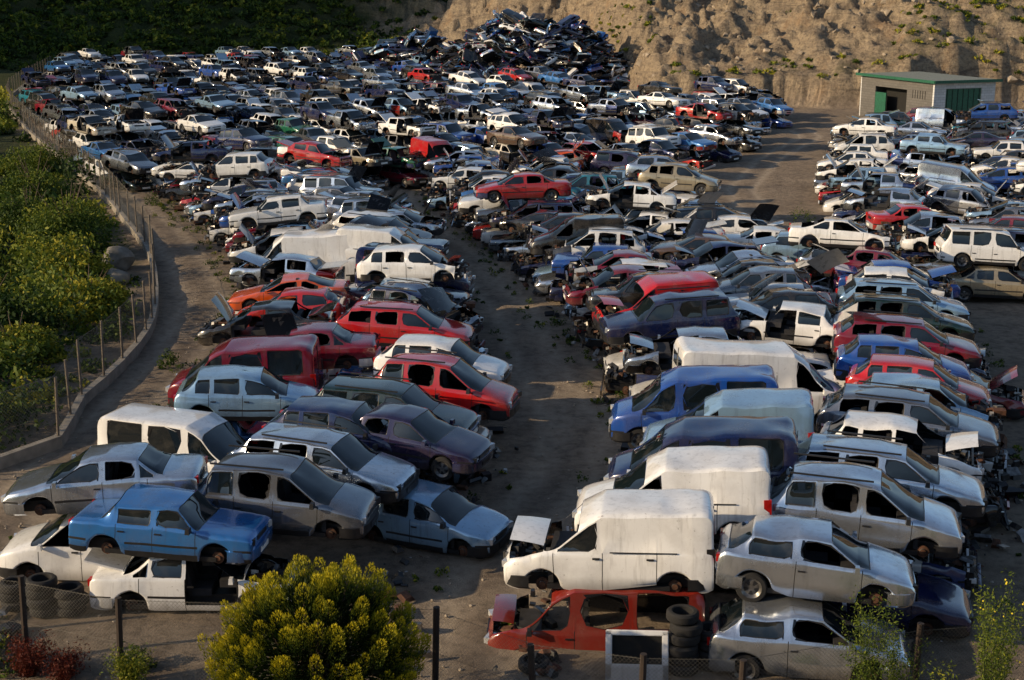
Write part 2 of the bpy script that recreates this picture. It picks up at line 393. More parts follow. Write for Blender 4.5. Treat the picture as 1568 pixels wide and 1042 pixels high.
CWF=[('white',25),('silver',22),('grey',8),('lblue',10),('blue',6),('mblue',5),('dblue',17),('black',17),('red',3.5),('maroon',3),('dgreen',2),('teal',.4),('green',.8)]
def rcol(far=False):
    cw=CWF if far else CW
    c=C[random.choices([a for a,_ in cw],[b for _,b in cw])[0]]
    s=random.uniform(.82,1.03); return (min(1,c[0]*s),min(1,c[1]*s),min(1,c[2]*s),c[3])
def place(kind,x,y,z,h,col=None,var=None,tx=None,ty=None,sc=None):
    if var is None: var=random.choices((0,1,2,3),(.12,.30,.30,.28))[0]
    me=random.choice(MESH[(kind,var)]) if sc is None else MESH[(kind,var)][0]
    if var>0 and z<.3: z-=.13
    tx=random.gauss(0,.03) if tx is None else tx; ty=random.gauss(0,.04) if ty is None else ty
    o=addobj(NAMES[kind],me,(x,y,z),(tx,ty,h),color=C[col] if isinstance(col,str) else (col or rcol(y>105)))
    if sc is None: sc=(random.uniform(.93,1.05),random.uniform(.95,1.03),random.uniform(.93,1.02))
    o.scale=sc
    return o
PI=math.pi
HERO=[
('sedan',-6.55,27.4,0,.02,'white',3),('smallvan',-9.1,29.0,-.05,PI,'white',1),
('oldbox',-7.0,27.3,1.02,-.13,'mblue',1),('sedan',-8.7,28.9,1.42,PI+.06,'silver',1),
('mpv',-4.95,28.9,.95,-.16,'grey',1),('wagon',-4.35,31.0,1.05,-.3,'silver',1),
('hatch5',-1.9,30.6,0,-.4,'lblue',1),
('sedan',-2.6,32.8,1.1,-.35,'purple',1),('hatch5',-4.1,33.1,1.1,-.2,'dblue',1),
('windowvan',-8.2,34.0,0,-.3,'white',0),
('hatch5',-7.0,36.2,1.1,.1,'lblue',1),('wagon',-3.1,34.8,1.1,-.25,'dgreen',0),
('mpv',-1.9,37.0,1.0,-.22,'red',1),('windowvan',-7.6,39.2,.6,PI,'maroon',1),('sedan',-6.1,41.2,1.1,PI,'maroon',1),
('hatch5',-2.0,39.4,1.1,-.2,'white',1),('wagon',-3.4,43.6,1.15,-.1,'red',1),('sedan',-7.8,44.2,1.1,PI,'black',3),('coupe',-7.8,48.8,1.15,PI+.05,'orange',1),
('windowvan',-3.6,51.6,1.0,-.12,'dblue',1),('smallvan',-4.9,55.8,1.1,-.1,'white',1),('bigvan',-8.3,56.0,.5,PI,'white',1),
('hatch5',-3.2,47.4,1.1,-.1,'lblue',2),('hatch3',-7.3,46.2,1.1,PI,'red',1),
('windowvan',1.65,25.9,-.55,PI-.05,'wreckred',3),('smallvan',1.95,26.0,.95,PI-.13,'white',3),
('smallvan',3.4,28.2,1.1,PI-.13,'white',1),('windowvan',4.3,30.3,1.0,PI-.15,'dblue',1),('smallvan',5.2,32.6,1.1,PI-.15,'lblue',1),
('windowvan',4.7,35.0,.9,PI-.1,'blue',1),('bigvan',6.9,37.9,.55,.05,'white',1),
('hatch3',5.55,24.5,0,-.16,'silver',1),('hatch3',5.75,25.2,1.12,-.2,'silver',1),
('mpv',7.2,27.7,1.1,-.25,'silver',1),('wagon',8.2,29.8,1.15,-.28,'silver',1),('hatch5',9.1,31.8,1.1,-.3,'white',3),('wagon',9.9,34.0,1.1,-.3,'grey',1),
('hatch5',11.0,37.1,1.1,-.3,'red',0),('hatch5',11.2,39.4,1.1,-.2,'blue',1),('wagon',12.0,42.0,1.1,-.2,'maroon',1),('wagon',12.7,44.9,1.1,-.2,'dgreen',1),('wagon',13.3,47.4,1.1,-.15,'lblue',1),
('sedan',18.4,64.2,1.1,0,'red',1),('sedan',19.3,55.6,0,-.2,'beige',0),('suv',19.2,56.3,1.12,-.1,'white',0),('hatch3',18.6,66.7,0,.1,'maroon',1),
]
for k,x,y,z,h,c,v in HERO: place(k,x,y,z,h,c,v,tx=random.gauss(0,.015),ty=random.gauss(0,.015) if z<.5 else .035,sc=(.95,.96,.97) if (x<0 and y<33) else (.98,.99,.99))
LOW=['sedan']*5+['hatch5']*4+['hatch3']*3+['wagon']*2+['coupe']*2+['oldbox']*3
UP=['sedan']*8+['hatch5']*8+['hatch3']*6+['wagon']*5+['mpv']*2+['oldbox']*4+['coupe']*3+['suv','smallvan']
CLEAR=[(-9.0,31.8,2.6,3.0)]
def conflict(x,y,low,mx=3.4,my=1.45):
    if not low and any(abs(x-a)<c and abs(y-b)<d for a,b,c,d in CLEAR): return True
    for k,hx,hy,hz,*_ in HERO:
        big=k in('windowvan','bigvan','smallvan')
        yy=my+(.2 if big else 0)
        if low: hit=hz<.95
        else: hit=hz>.15 or (big and hz>-.02)
        if hit and abs(x-hx)<mx and abs(y-hy)<yy: return True
    return False
def stack(x,y,h,p2=.9,p3=.12,far=False):
    if conflict(x,y,True): return
    k=random.choice(LOW); place(k,x,y,0,h,var=random.choice((1,2,3,2)) if not far else None)
    top=RH[k]-.13
    if random.random()<p2 and not conflict(x,y,False):
        k2=random.choice(UP); z=top-.2
        place(k2,x+random.gauss(0,.18),y,z,h+random.gauss(0,.07)); top=z+RH[k2]-.04
        if random.random()<p3 and RH[k2]<1.5:
            place(random.choice(LOW),x+random.gauss(0,.15),y,top-.2,h+random.gauss(0,.06))
def poly(P): 
    ys=[p[1] for p in P]; xs=[p[0] for p in P]
    return lambda y: float(np.interp(y,ys,xs))
AL=poly([(-10.6,27.5),(-10.9,35.4),(-10.2,41.2),(-9.9,47.3),(-10.8,55.6),(-12.9,63.5),(-16.2,72),(-19.9,81),(-25.6,92),(-32,106),(-43,131),(-48,145),(-56,190)])
AR=poly([(-2.2,28.2),(-1.3,32),(-.3,35.4),(-.2,39.3),(-.8,45.7),(-1.5,53.2),(-3.1,62),(-5.8,72),(-8.8,81),(-10.5,86)])
BL=poly([(-.1,24),(.0,26),(1.1,30.4),(2.8,36.4),(3.4,40),(2.8,45),(2.3,48.3),(.8,56.7),(-.5,63.5),(-3.0,73),(-4.9,79.5),(-5.5,86)])
BR=poly([(7.2,23.8),(8.7,26.1),(11,29.7),(12.7,33.5),(14,37.5),(15.3,44),(16,47.3),(16.0,53.2),(14.0,58),(10.8,67),(9.0,78.8),(9.4,83),(10.6,88),(14,98),(19,111),(24,125)])
CL=poly([(16.6,57),(16.0,67),(16.6,74),(18.2,86),(23.0,102),(30,120)])
CR=poly([(22,57),(30,64),(36,75),(48,100),(52,120)])
def fill(Lf,Rf,y0,y1,hr,hl,step=1.78,p2=.9,p3=.1,skipl=0):
    y=y0
    while y<y1:
        xl,xr=Lf(y),Rf(y); w=xr-xl; n=max(1,round(w/4.45))
        for c in range(n):
            if y<skipl and c<n/2: continue
            x=xl+(c+.5)*w/n+random.gauss(0,.18); right=c>=n/2
            if n>=4: right = (c%2==1)
            h=(hr if right else hl)+random.gauss(0,.07)
            stack(x,y+random.gauss(0,.06),h,p2,p3)
        y+=step
fill(AL,AR,28.0,84,-.2,PI+.02)
fill(BL,BR,26.6,86,-.25,PI-.08,skipl=28)
fill(CL,CR,58,112,-.45,PI-.3,step=1.95,p2=.7)
Y0=90.5; r=0
while Y0<196:
    xl=AL(Y0)+1.5
    xr=BR(min(Y0,125)) if Y0<132 else 8 - (Y0-132)*.25
    x=xl
    hd=-.85+random.gauss(0,.05)
    while x<xr:
        y=Y0+.10*(x-xl)-4+1.0*math.sin(x*.12+r)
        if y<196 and not (Y0>148 and x>-9) and not (y<128 and x>BR(y)): stack(x,y,hd+random.gauss(0,.05),.92,.3,True)
        x+=2.25+random.random()*.2
    Y0+=4.2 if r%2 else 5.6; r+=1
for x,y in [(33,114),(36,112.5),(39,115),(43,112),(46,116),(49,110),(52,117),(31,120.5),(45,121),(50,124),(54,122),(56,128),(48,128)]:
    stack(x,y,random.uniform(-.8,.4),.6,0,True)
place('coupe',23.2,49.5,0,2.8,'cream',0)
def heap(cx,cy,rx,ry,hh,n):
    for i in range(n):
        a=random.random()*2*PI; r=math.sqrt(random.random()); x=cx+rx*r*math.cos(a); y=cy+ry*r*math.sin(a)
        z=max(0,hh*(1-r**2))*random.uniform(.7,1.0)
        k=random.choice(LOW); c=random.choice([C['black']]*4+[C['dblue']]*4+[C['dgreen'],C['grey'],C['mblue'],C['silver'],C['silver'],C['lblue'],C['blue'],C['white'],C['white']])
        o=addobj('crushed_car',random.choice(MESH[(k,random.choice((1,2,3)))]),(x,y,z),(random.gauss(0,.35),random.gauss(0,.35),random.uniform(0,6.28)),color=c)
        o.scale=(.85,1,.55)
heap(2,161,12.5,6,8.0,360); heap(-12,171,9,5,5.4,110)

# ------------------------------------------------------------------ terrain
def vn(x,y,s):
    xi=np.floor(x).astype(np.int64); yi=np.floor(y).astype(np.int64); fx=x-xi; fy=y-yi
    fx=fx*fx*(3-2*fx); fy=fy*fy*(3-2*fy)
    def hsh(a,b):
        h=(a*374761393+b*668265263+s*974634777)&0xffffffff
        h=((h^(h>>13))*1274126177)&0xffffffff
        return ((h^(h>>16))&0xffff)/65535.
    return (hsh(xi,yi)*(1-fx)+hsh(xi+1,yi)*fx)*(1-fy)+(hsh(xi,yi+1)*(1-fx)+hsh(xi+1,yi+1)*fx)*fy
def fbm(x,y,s,o=5):
    a=0;w=.5;t=0
    for i in range(o):
        a=a+w*vn(x*2**i,y*2**i,s+i); t+=w; w*=.5
    return a/t
FENCE=[(-26,30.5),(-13.6,35.4),(-13,41.2),(-12.9,47.3),(-13.7,53.2),(-16.4,63.5),(-19.6,72),(-24.2,83.3),(-30.4,97),(-42.5,124),(-53,152),(-62,195)]
def fx_(y): return np.interp(y,[p[1] for p in FENCE],[p[0] for p in FENCE])
def ss(a,b,x): t=np.clip((x-a)/(b-a),0,1); return t*t*(3-2*t)
def H(x,y):
    x=np.asarray(x,float); y=np.asarray(y,float)
    gul=np.abs(2*fbm(x*.34,y*.06,61,3)-1)
    yb=np.interp(x,[-400,-60,-10,8,15,60,120,400],[185,198,205,185,140,140,125,60])+6*(fbm(x*.08,x*0+3,5,3)-.5)-2.2*(gul-.3)*ss(5,15,x)
    d=y-yb
    c=np.interp(x,[-400,-10,8,15,34,42,60,300],[1.2,1.5,2,4.0,4.5,8.0,8.8,9])
    right=ss(0,18,x)
    sl=.42*(1-right)+.27*right
    n1=fbm(x*.05,y*.05,1); n2=fbm(x*.22,y*.22,9); n3=fbm(x*.9,y*.9,19,4)
    rid=1-np.abs(2*fbm(x*.16,y*.10,41,5)-1)
    dd=np.clip(d-2,0,None)
    h=c*(ss(0,1.1+1.0*n2,d)*.75+ss(2.5,4.5+3*n2,d)*.25)+sl*np.minimum(dd,90)+.16*np.clip(dd-90,0,None)
    g=ss(0,15,d)
    st=h/1.3+n2*1.2+x*.03; stp=(np.floor(st)+ss(.8,.98,st-np.floor(st))-n2*1.2-x*.03)*1.3
    h=h*(1-.85*right*g)+stp*.85*right*g
    h=h+g*((n1-.5)*8+(n2-.5)*3.0+(n3-.5)*1.7+(rid-.75)*3.5*right)+ss(0,2,d)*(n3-.5)*1.6-ss(1,5,d)*(1-ss(8,22,d))*gul*1.8*right
    h=np.where(d>0,np.maximum(h,0),0)
    h=h+ss(-92,-175,x)*ss(140,190,y)*70+ss(-92,-200,x)*ss(60,150,y)*12  # unseen hill out to the left, added to throw shade on the left hillside
    out=np.clip(fx_(y)-x-1.2,0,60)*ss(26,34,y)
    h=h+.045*out+ss(0,4,out)*((n2-.5)*1.0)
    h=h+(n3-.5)*.12+(n2-.5)*.14*ss(20,40,y)*(1-g)
    back=np.interp(y,[-60,-8,14],[10.8,10.3,0]); h=h+back
    return h
def axis(parts):
    out=[]
    for a,b,s in parts: out.append(np.arange(a,b,s))
    return np.concatenate(out+[np.array([parts[-1][1]])])
xs=axis([(-450,-110,16),(-110,-24,1.3),(-24,24,.34),(24,80,.42),(80,110,2.5),(110,450,20)])
ys=axis([(-60,20,5),(20,92,.38),(92,130,1.0),(130,195,.36),(195,230,.8),(230,600,8)])
X,Y=np.meshgrid(xs,ys); Z=H(X,Y)
def setmesh(me,co,q,smooth=True):
    me.vertices.add(len(co)); me.vertices.foreach_set('co',co.reshape(-1).astype(np.float32))
    me.loops.add(q.size); me.loops.foreach_set('vertex_index',q.reshape(-1).astype(np.int32))
    me.polygons.add(len(q)); me.polygons.foreach_set('loop_start',(np.arange(len(q))*q.shape[1]).astype(np.int32))
    me.polygons.foreach_set('use_smooth',np.full(len(q),smooth))
    me.update(calc_edges=True); me.validate()
def gridmesh(name,X,Y,Z,attrs,mat):
    ny,nx=X.shape; me=bpy.data.meshes.new(name)
    co=np.stack([X,Y,Z],-1).reshape(-1,3).astype(np.float32)
    i=np.arange((ny-1)*(nx-1)); r=i//(nx-1); c=i%(nx-1); a=r*nx+c
    q=np.stack([a,a+1,a+1+nx,a+nx],-1).astype(np.int32)
    setmesh(me,co,q)
    for k,v in attrs.items():
        at=me.attributes.new(k,'FLOAT','POINT'); at.data.foreach_set('value',v.reshape(-1).astype(np.float32))
    me.materials.append(mat); return me
gy,gx=np.gradient(Z,ys,xs); steep=np.sqrt(gx**2+gy**2)
yard=((X>fx_(Y)-.5)&(Z<1.6)&(Y<200)).astype(float)
yard=np.where(Y<22.0,ss(10,22,Y),yard)
vn1=fbm(X*.09,Y*.12,77,3)
leftm=1-ss(-28,-12,X+10*(vn1-.5))
veg=np.where(yard>.5,0,np.clip(leftm*.95+ss(.56,.64,vn1)*.45,0,1)*(1-ss(.75,1.2,steep)*(X>-12)))
def track(cf): 
    d=np.abs(X-cf(Y)); return np.exp(-((d-.75)/.26)**2)
mid=lambda y: (np.interp(y,[20,24,28,32,35,39,45,53,62,72,81],[-.9,-.9,-.6,.3,1.3,1.8,1.0,.2,-1.7,-4.4,-6.8]))
lef=lambda y: (np.interp(y,[28,35,41,47,55,63,72,81,92,106,131],[-12,-12.1,-11.6,-11.4,-12.2,-14.6,-17.9,-22,-27.8,-35,-45]))
rig=lambda y: (np.interp(y,[55,67,74,86,100,115],[15.5,13.6,13.0,13.9,18.0,24.0]))
rut=np.clip(track(mid)+track(lef)+track(rig)*(Y>60)+.6*track(lambda y:mid(y)+.7+.5*np.sin(y*.15)),0,1)*(Y<120)
def mk_ground():
    m,nt,b=newmat("dirt_and_rock")
    tc=N(nt,"ShaderNodeTexCoord"); 
    def nz(s,d=8.,r=.6):
        n=N(nt,"ShaderNodeTexNoise",Scale=s,Detail=d,Roughness=r); nt.links.new(tc.outputs["Object"],n.inputs["Vector"]); return n.outputs[0]
    a=nz(.35); c=nz(3.2,10.,.7); e=nz(22.,6.,.75); m2=nz(1.1,6.,.6)
    def at(n): q=N(nt,"ShaderNodeAttribute"); q.attribute_name=n; return q.outputs["Fac"]
    dirt=mix(nt,ramp(nt,a,[(.35,0.),(.65,1.)]),(.26,.21,.165),(.37,.30,.23))
    dirt=mix(nt,ramp(nt,m2,[(.5,0.),(.68,.65)]),dirt,(.14,.11,.088))
    dirt=mix(nt,ramp(nt,c,[(.45,0.),(.68,.75)]),dirt,(.10,.08,.062))
    dirt=mix(nt,ramp(nt,e,[(.58,0.),(.7,.5)]),dirt,(.46,.38,.30))
    rutm=N(nt,"ShaderNodeMath",operation='MULTIPLY'); nt.links.new(at("rut"),rutm.inputs[0]); nt.links.new(ramp(nt,c,[(.3,1.),(.7,.35)]),rutm.inputs[1])
    dirt=mix(nt,rutm.outputs[0],dirt,(.50,.42,.33))
    sx=N(nt,"ShaderNodeSeparateXYZ"); nt.links.new(tc.outputs["Object"],sx.inputs[0])
    cz=N(nt,"ShaderNodeCombineXYZ"); 
    for i,s in ((0,.22),(1,.22),(2,1.2)):
        mu=N(nt,"ShaderNodeMath",operation='MULTIPLY'); mu.inputs[1].default_value=s; nt.links.new(sx.outputs[i],mu.inputs[0]); nt.links.new(mu.outputs[0],cz.inputs[i])
    st=N(nt,"ShaderNodeTexNoise",Scale=1.0,Detail=9.0,Roughness=.75,Distortion=1.0); nt.links.new(cz.outputs[0],st.inputs["Vector"])
    rock=ramp(nt,st.outputs[0],[(.30,(.10,.085,.07)),(.43,(.25,.20,.15)),(.57,(.40,.32,.225)),(.75,(.19,.155,.12))])
    rock=mix(nt,ramp(nt,c,[(.48,0.),(.66,.65)]),rock,(.085,.07,.055))
    rock=mix(nt,ramp(nt,a,[(.55,0.),(.7,.4)]),rock,(.30,.17,.08))
    g=mix(nt,ramp(nt,e,[(.35,0.),(.65,1.)]),(.018,.030,.010),(.055,.07,.022))
    g=mix(nt,ramp(nt,a,[(.58,0.),(.78,.6)]),g,(.10,.085,.045))
    col=mix(nt,at("rock"),dirt,rock); col=mix(nt,at("veg"),col,g)
    nt.links.new(col,b.inputs["Base Color"]); b.inputs["Roughness"].default_value=.95; b.inputs["Specular IOR Level"].default_value=.15
    mx=N(nt,"ShaderNodeMath",operation='ADD'); nt.links.new(c,mx.inputs[0]); nt.links.new(e,mx.inputs[1])
    bp=N(nt,"ShaderNodeBump",Strength=.9,Distance=.16); nt.links.new(mx.outputs[0],bp.inputs["Height"])
    rb=N(nt,"ShaderNodeMath",operation='MULTIPLY'); nt.links.new(at("rock"),rb.inputs[0]); nt.links.new(m2,rb.inputs[1])
    bp2=N(nt,"ShaderNodeBump",Strength=.8,Distance=.7); nt.links.new(rb.outputs[0],bp2.inputs["Height"]); nt.links.new(bp.outputs[0],bp2.inputs["Normal"])
    nt.links.new(bp2.outputs[0],b.inputs["Normal"])
    return m
rockm=ss(.6,1.6,Z)*(Y>120)
addobj("ground",gridmesh("ground",X,Y,Z-rut*.05,{"veg":veg,"rut":rut,"rock":rockm},mk_ground()))

# ------------------------------------------------------------------ foliage
def mk_leaf(name,stops,transl=.3):
    m,nt,b=newmat(name)
    q=N(nt,"ShaderNodeAttribute"); q.attribute_name="tone"
    c=ramp(nt,q.outputs["Fac"],stops); nt.links.new(c,b.inputs["Base Color"]); b.inputs["Roughness"].default_value=.65; b.inputs["Specular IOR Level"].default_value=.25
    t=N(nt,"ShaderNodeBsdfTranslucent"); nt.links.new(c,t.inputs[0])
    ms=N(nt,"ShaderNodeMixShader"); ms.inputs[0].default_value=transl
    nt.links.new(b.outputs[0],ms.inputs[1]); nt.links.new(t.outputs[0],ms.inputs[2])
    nt.links.new(ms.outputs[0],nt.nodes["Material Output"].inputs[0]); return m
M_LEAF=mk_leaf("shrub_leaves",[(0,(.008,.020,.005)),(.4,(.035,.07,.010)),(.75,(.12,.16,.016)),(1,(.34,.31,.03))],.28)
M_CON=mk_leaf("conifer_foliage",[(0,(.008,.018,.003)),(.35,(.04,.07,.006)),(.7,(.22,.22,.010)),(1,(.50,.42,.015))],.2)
M_RED=mk_leaf("red_leaves",[(0,(.06,.012,.008)),(1,(.28,.05,.02))])
M_FLOW=simple("yellow_petals",(.7,.55,.03),.6)
M_BARK=simple("bark",(.09,.065,.045),.9,0,.5,12)
M_GSTEM=simple("green_stem",(.10,.13,.04),.7)
def leafmesh(name,C,size,tone,mat,axis=None,aspect=.45,jit=.35):
    n=len(C); nrm=RNG.normal(size=(n,3)); nrm/=np.linalg.norm(nrm,axis=1)[:,None]
    t=RNG.normal(size=(n,3)) if axis is None else axis+RNG.normal(size=(n,3))*jit
    b=np.cross(nrm,t); b/=np.linalg.norm(b,axis=1)[:,None]+1e-9; t/=np.linalg.norm(t,axis=1)[:,None]+1e-9
    s=np.asarray(size).reshape(-1,1)*np.ones((n,1))
    co=np.stack([C-t*s,C+b*s*aspect,C+t*s,C-b*s*aspect],1).reshape(-1,3)
    me=bpy.data.meshes.new(name); setmesh(me,co,np.arange(4*n).reshape(n,4),False)
    at=me.attributes.new("tone",'FLOAT','POINT'); at.data.foreach_set('value',np.clip(np.repeat(tone,4),0,1).astype(np.float32))
    me.materials.append(mat); return me
def bush_pts(c,rx,rz,n,base,m=12):
    d=RNG.normal(size=(m,3)); d/=np.linalg.norm(d,axis=1)[:,None]; d[:,2]=np.abs(d[:,2])
    bc=d*np.array([rx,rx,rz])*.6; br=RNG.uniform(.25,.48,m)
    k=RNG.integers(0,m,n); e=RNG.normal(size=(n,3)); e/=np.linalg.norm(e,axis=1)[:,None]
    rr=(RNG.random(n)**.35*br[k])[:,None]*np.array([rx,rx,rz])
    p=bc[k]+e*rr; p[:,2]=np.abs(p[:,2])
    tn=base+(RNG.random(m)[k]-.5)*.35+(RNG.random(n)-.5)*.3+e[:,2]*.15
    return p+np.array(c),tn
def stems(bm,c,h,n,spread,r=.03):
    for i in range(n):
        a=random.random()*2*PI; top=Vector((math.cos(a)*spread*random.uniform(.4,1),math.sin(a)*spread*random.uniform(.4,1),h*random.uniform(.7,1)))
        pts=[Vector((0,0,-.1)),top*.35+Vector((0,0,h*.15)),top]
        prev=None
        for j,p in enumerate(pts):
            rr=r*(1-j*.38); ring=[bm.verts.new(Vector(c)+p+Vector((math.cos(t)*rr,math.sin(t)*rr,0))) for t in (0,1.26,2.51,3.77,5.03)]
            if prev:
                for q in range(5): bm.faces.new((prev[q],prev[(q+1)%5],ring[(q+1)%5],ring[q]))
            prev=ring
P_=[];S_=[];T_=[]
def put(c,rx,rz,n,base,size):
    p,t=bush_pts(c,rx,rz,n,base); P_.append(p);T_.append(t);S_.append(np.full(n,size)*RNG.uniform(.6,1.3,n))
for i in range(640):
    y=random.uniform(33,150); o=random.uniform(1.2,5+y*.35); x=float(fx_(y))-o
    rx=random.uniform(.5,1.5) if random.random()<.65 else random.uniform(1.4,2.8)
    put((x,y,float(H(x,y))-.1),rx,rx*random.uniform(.75,1.15),int(360*rx if y<70 else 130*rx),random.choice((random.uniform(.1,.45),random.uniform(.3,.65),random.uniform(.6,.95))),.11 if y<70 else .2)
for i in range(700):
    y=random.uniform(33,95); o=random.uniform(.9,3+y*.25); x=float(fx_(y))-o
    put((x,y,float(H(x,y))-.05),random.uniform(.4,1.),.35,130,random.uniform(.2,.85),.09)
addobj("shrubbery",leafmesh("shrubbery",np.concatenate(P_),np.concatenate(S_),np.concatenate(T_),M_LEAF))
P_=[];S_=[];T_=[]
cnt=0
while cnt<2300:
    x=random.uniform(-95,-10); y=random.uniform(192,236); z=float(H(x,y))
    if z<.8 or random.random()<ss(-32,-10,x)*.85: continue
    rx=random.uniform(.5,1.7); put((x,y,z-.1),rx,rx*.8,52,random.uniform(.15,.7),.34); cnt+=1
for i in range(170):
    x=random.uniform(-80,-14); y=random.uniform(193,203); rx=random.uniform(1.0,2.2); put((x,y,float(H(x,y))),rx,rx*.95,110,random.uniform(.1,.45),.3)
cnt=0;tries=0
while cnt<750 and tries<30000:
    tries+=1
    x=random.uniform(-12,62); y=random.uniform(141,210)
    inpatch=(14<x<44 and 144<y<168)
    if float(fbm(np.array(x*.09),np.array(y*.12),77,3))<random.uniform(.47,.57)-(.02 if inpatch else -.05): continue
    z=float(H(x,y))
    if z<3.: continue
    rx=random.uniform(.25,.85); put((x,y,z-.1),rx,rx*.6,56,random.uniform(.5,1.0),.19); cnt+=1
addobj("hillside_scrub",leafmesh("hillside_scrub",np.concatenate(P_),np.concatenate(S_),np.concatenate(T_),M_LEAF))
P_=[];S_=[];T_=[]
for i in range(330):
    y=random.uniform(26,85); f=random.choice((AL,AR,BL,BL,AL,BR)); x=f(y)+random.gauss(0,.35)+(-.3 if f in(AL,BL) else .3)
    r=random.uniform(.08,.3); put((x,y,0),r,r*1.1,50,random.uniform(.3,.7),.045)
for (x,y,r) in [(-10.6,53,.6),(-10.4,50.5,.4),(-11.4,45.5,.5),(-20.3,80,.7),(15.0,73,.9),(14.6,70,.6),(-5.6,77,.4),(23,58,.4),(-9.6,24.2,.5),(-7,24.4,.4),(5.3,22.6,.3),(3.2,22.8,.25)]:
    put((x,y,0),r,r*1.3,300,.5,.055)
addobj("weeds",leafmesh("weeds",np.concatenate(P_),np.concatenate(S_),np.concatenate(T_),M_LEAF))
for (x,y,r,h,b) in [(-20.6,65,3.0,4.6,.5),(-16.2,53,1.9,2.3,.85),(-27,80,2.6,3.4,.5),(-16.6,46,1.9,2.0,.75),(-18.3,59,1.7,1.9,.8),(-23.5,59,2.3,3.2,.45),(-31,93,2.8,3.6,.5),(-18.8,49,1.8,2.6,.3),(-20.8,53,1.9,2.6,.6),(-24,70,2.2,3.0,.35),(-17.5,42,1.6,2.0,.45)]:
    z=float(H(x,y)); bm=bmesh.new(); stems(bm,(0,0,0),h*.8,9,r*.6,.05); root=addobj("bush",finish(bm,"bush_stems",[M_BARK]),(x,y,z))
    p,t=bush_pts((0,0,0),r,h*.62,9000,b,34); addobj("foliage",leafmesh("bush_foliage",p,RNG.uniform(.06,.11,len(p)),t,M_LEAF),parent=root)
def conifer(x,y,R,Hh):
    bm=bmesh.new(); stems(bm,(0,0,0),Hh*.8,16,R*.6,.07); root=addobj("conifer_tree",finish(bm,"conifer_limbs",[M_BARK]),(x,y,0))
    Cs=[];Ts=[];As=[]
    for i in range(300):
        d=Vector((random.gauss(0,1),random.gauss(0,1),random.gauss(.25,.9))).normalized()
        k=random.uniform(.76,1.0)*(1+.12*mnoise.noise(d*2.2))
        base=np.array([d.x*R*k,d.y*R*k,Hh*.42+d.z*Hh*.42*k-.25])
        ax=np.array([d.x*.5,d.y*.5,.9]); ax/=np.linalg.norm(ax); ln=random.uniform(.4,.64); w=random.uniform(.12,.18); n=330
        t=RNG.random(n); e=RNG.normal(size=(n,3)); e-=ax*(e@ax)[:,None]; e/=np.linalg.norm(e,axis=1)[:,None]
        rad=w*(np.sin(np.clip(t*.9+.12,0,1)*PI*.95)**.6)*RNG.uniform(.65,1.0,n)
        Cs.append(base+ax*(t*ln)[:,None]+e*rad[:,None]); Ts.append(-.05+1.0*t+random.uniform(-.1,.15)+(RNG.random(n)-.5)*.15)  # tips are yellow-green; darker plume bases paint in the shade between plumes
        As.append(np.repeat(ax[None],n,0)+e*.35)
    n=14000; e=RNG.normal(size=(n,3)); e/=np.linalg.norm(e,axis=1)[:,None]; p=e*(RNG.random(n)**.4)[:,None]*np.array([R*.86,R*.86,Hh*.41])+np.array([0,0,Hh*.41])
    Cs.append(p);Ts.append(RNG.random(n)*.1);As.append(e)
    c=np.concatenate(Cs); s=np.concatenate([np.full(len(c)-n,.028),np.full(n,.07)])
    addobj("foliage",leafmesh("conifer_foliage",c,s,np.concatenate(Ts),M_CON,np.concatenate(As),.28,.15),parent=root)
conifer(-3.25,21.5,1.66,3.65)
def wispy(x,y,h,n,flower=False,mat=M_LEAF,name="tall_weed",spread=.5,base=.6):
    bm=bmesh.new(); st=[]
    for i in range(n):
        a=random.random()*2*PI; s=spread*random.uniform(.2,1); hh=h*random.uniform(.6,1)
        prev=None
        for j in range(9):
            t=j/8; p=Vector((math.cos(a)*s*t**1.6,math.sin(a)*s*t**1.6,hh*t)); rr=.010*(1-t*.8)
            ring=[bm.verts.new(p+Vector((math.cos(q)*rr,math.sin(q)*rr,0))) for q in (0,2.1,4.2)]
            if prev:
                for q in range(3): bm.faces.new((prev[q],prev[(q+1)%3],ring[(q+1)%3],ring[q]))
            prev=ring
            if j>0:
                for _ in range(24): st.append(p+Vector((random.gauss(0,.07),random.gauss(0,.07),random.gauss(0,.12))))
        if flower and random.random()<flower:
            for _ in range(3):
                q=p+Vector((random.gauss(0,.08),random.gauss(0,.08),random.gauss(0,.05)))
                r=bmesh.ops.create_icosphere(bm,subdivisions=1,radius=.018,matrix=Matrix.Translation(q))
                for f in {f for v in r['verts'] for f in v.link_faces}: f.material_index=1
    root=addobj(name,finish(bm,name+"_stems",[M_BARK if mat!=M_LEAF else M_GSTEM,M_FLOW]),(x,y,0))
    p=np.array([tuple(v) for v in st]); addobj("leaves",leafmesh(name+"_leaves",p,RNG.uniform(.02,.042,len(p)),base+RNG.random(len(p))*.35,mat,None,.35),parent=root)
wispy(6.0,21.9,2.7,16,0,base=.45); wispy(6.6,22.3,1.9,10,0,base=.45); wispy(8.0,21.8,2.8,17,.3,base=.5); wispy(8.4,22.3,2.2,12,.3,base=.5); wispy(7.2,21.2,1.5,9)
wispy(-9.0,24.1,.55,26,False,M_RED,"red_shrub",.6,.0); wispy(-8.3,24.0,.4,20,False,M_RED,"red_shrub",.5,.0); wispy(-9.9,24.4,.5,16,False,M_LEAF,"small_shrub",.4)
wispy(-7.0,23.6,.6,14,False,M_LEAF,"small_shrub",.4)

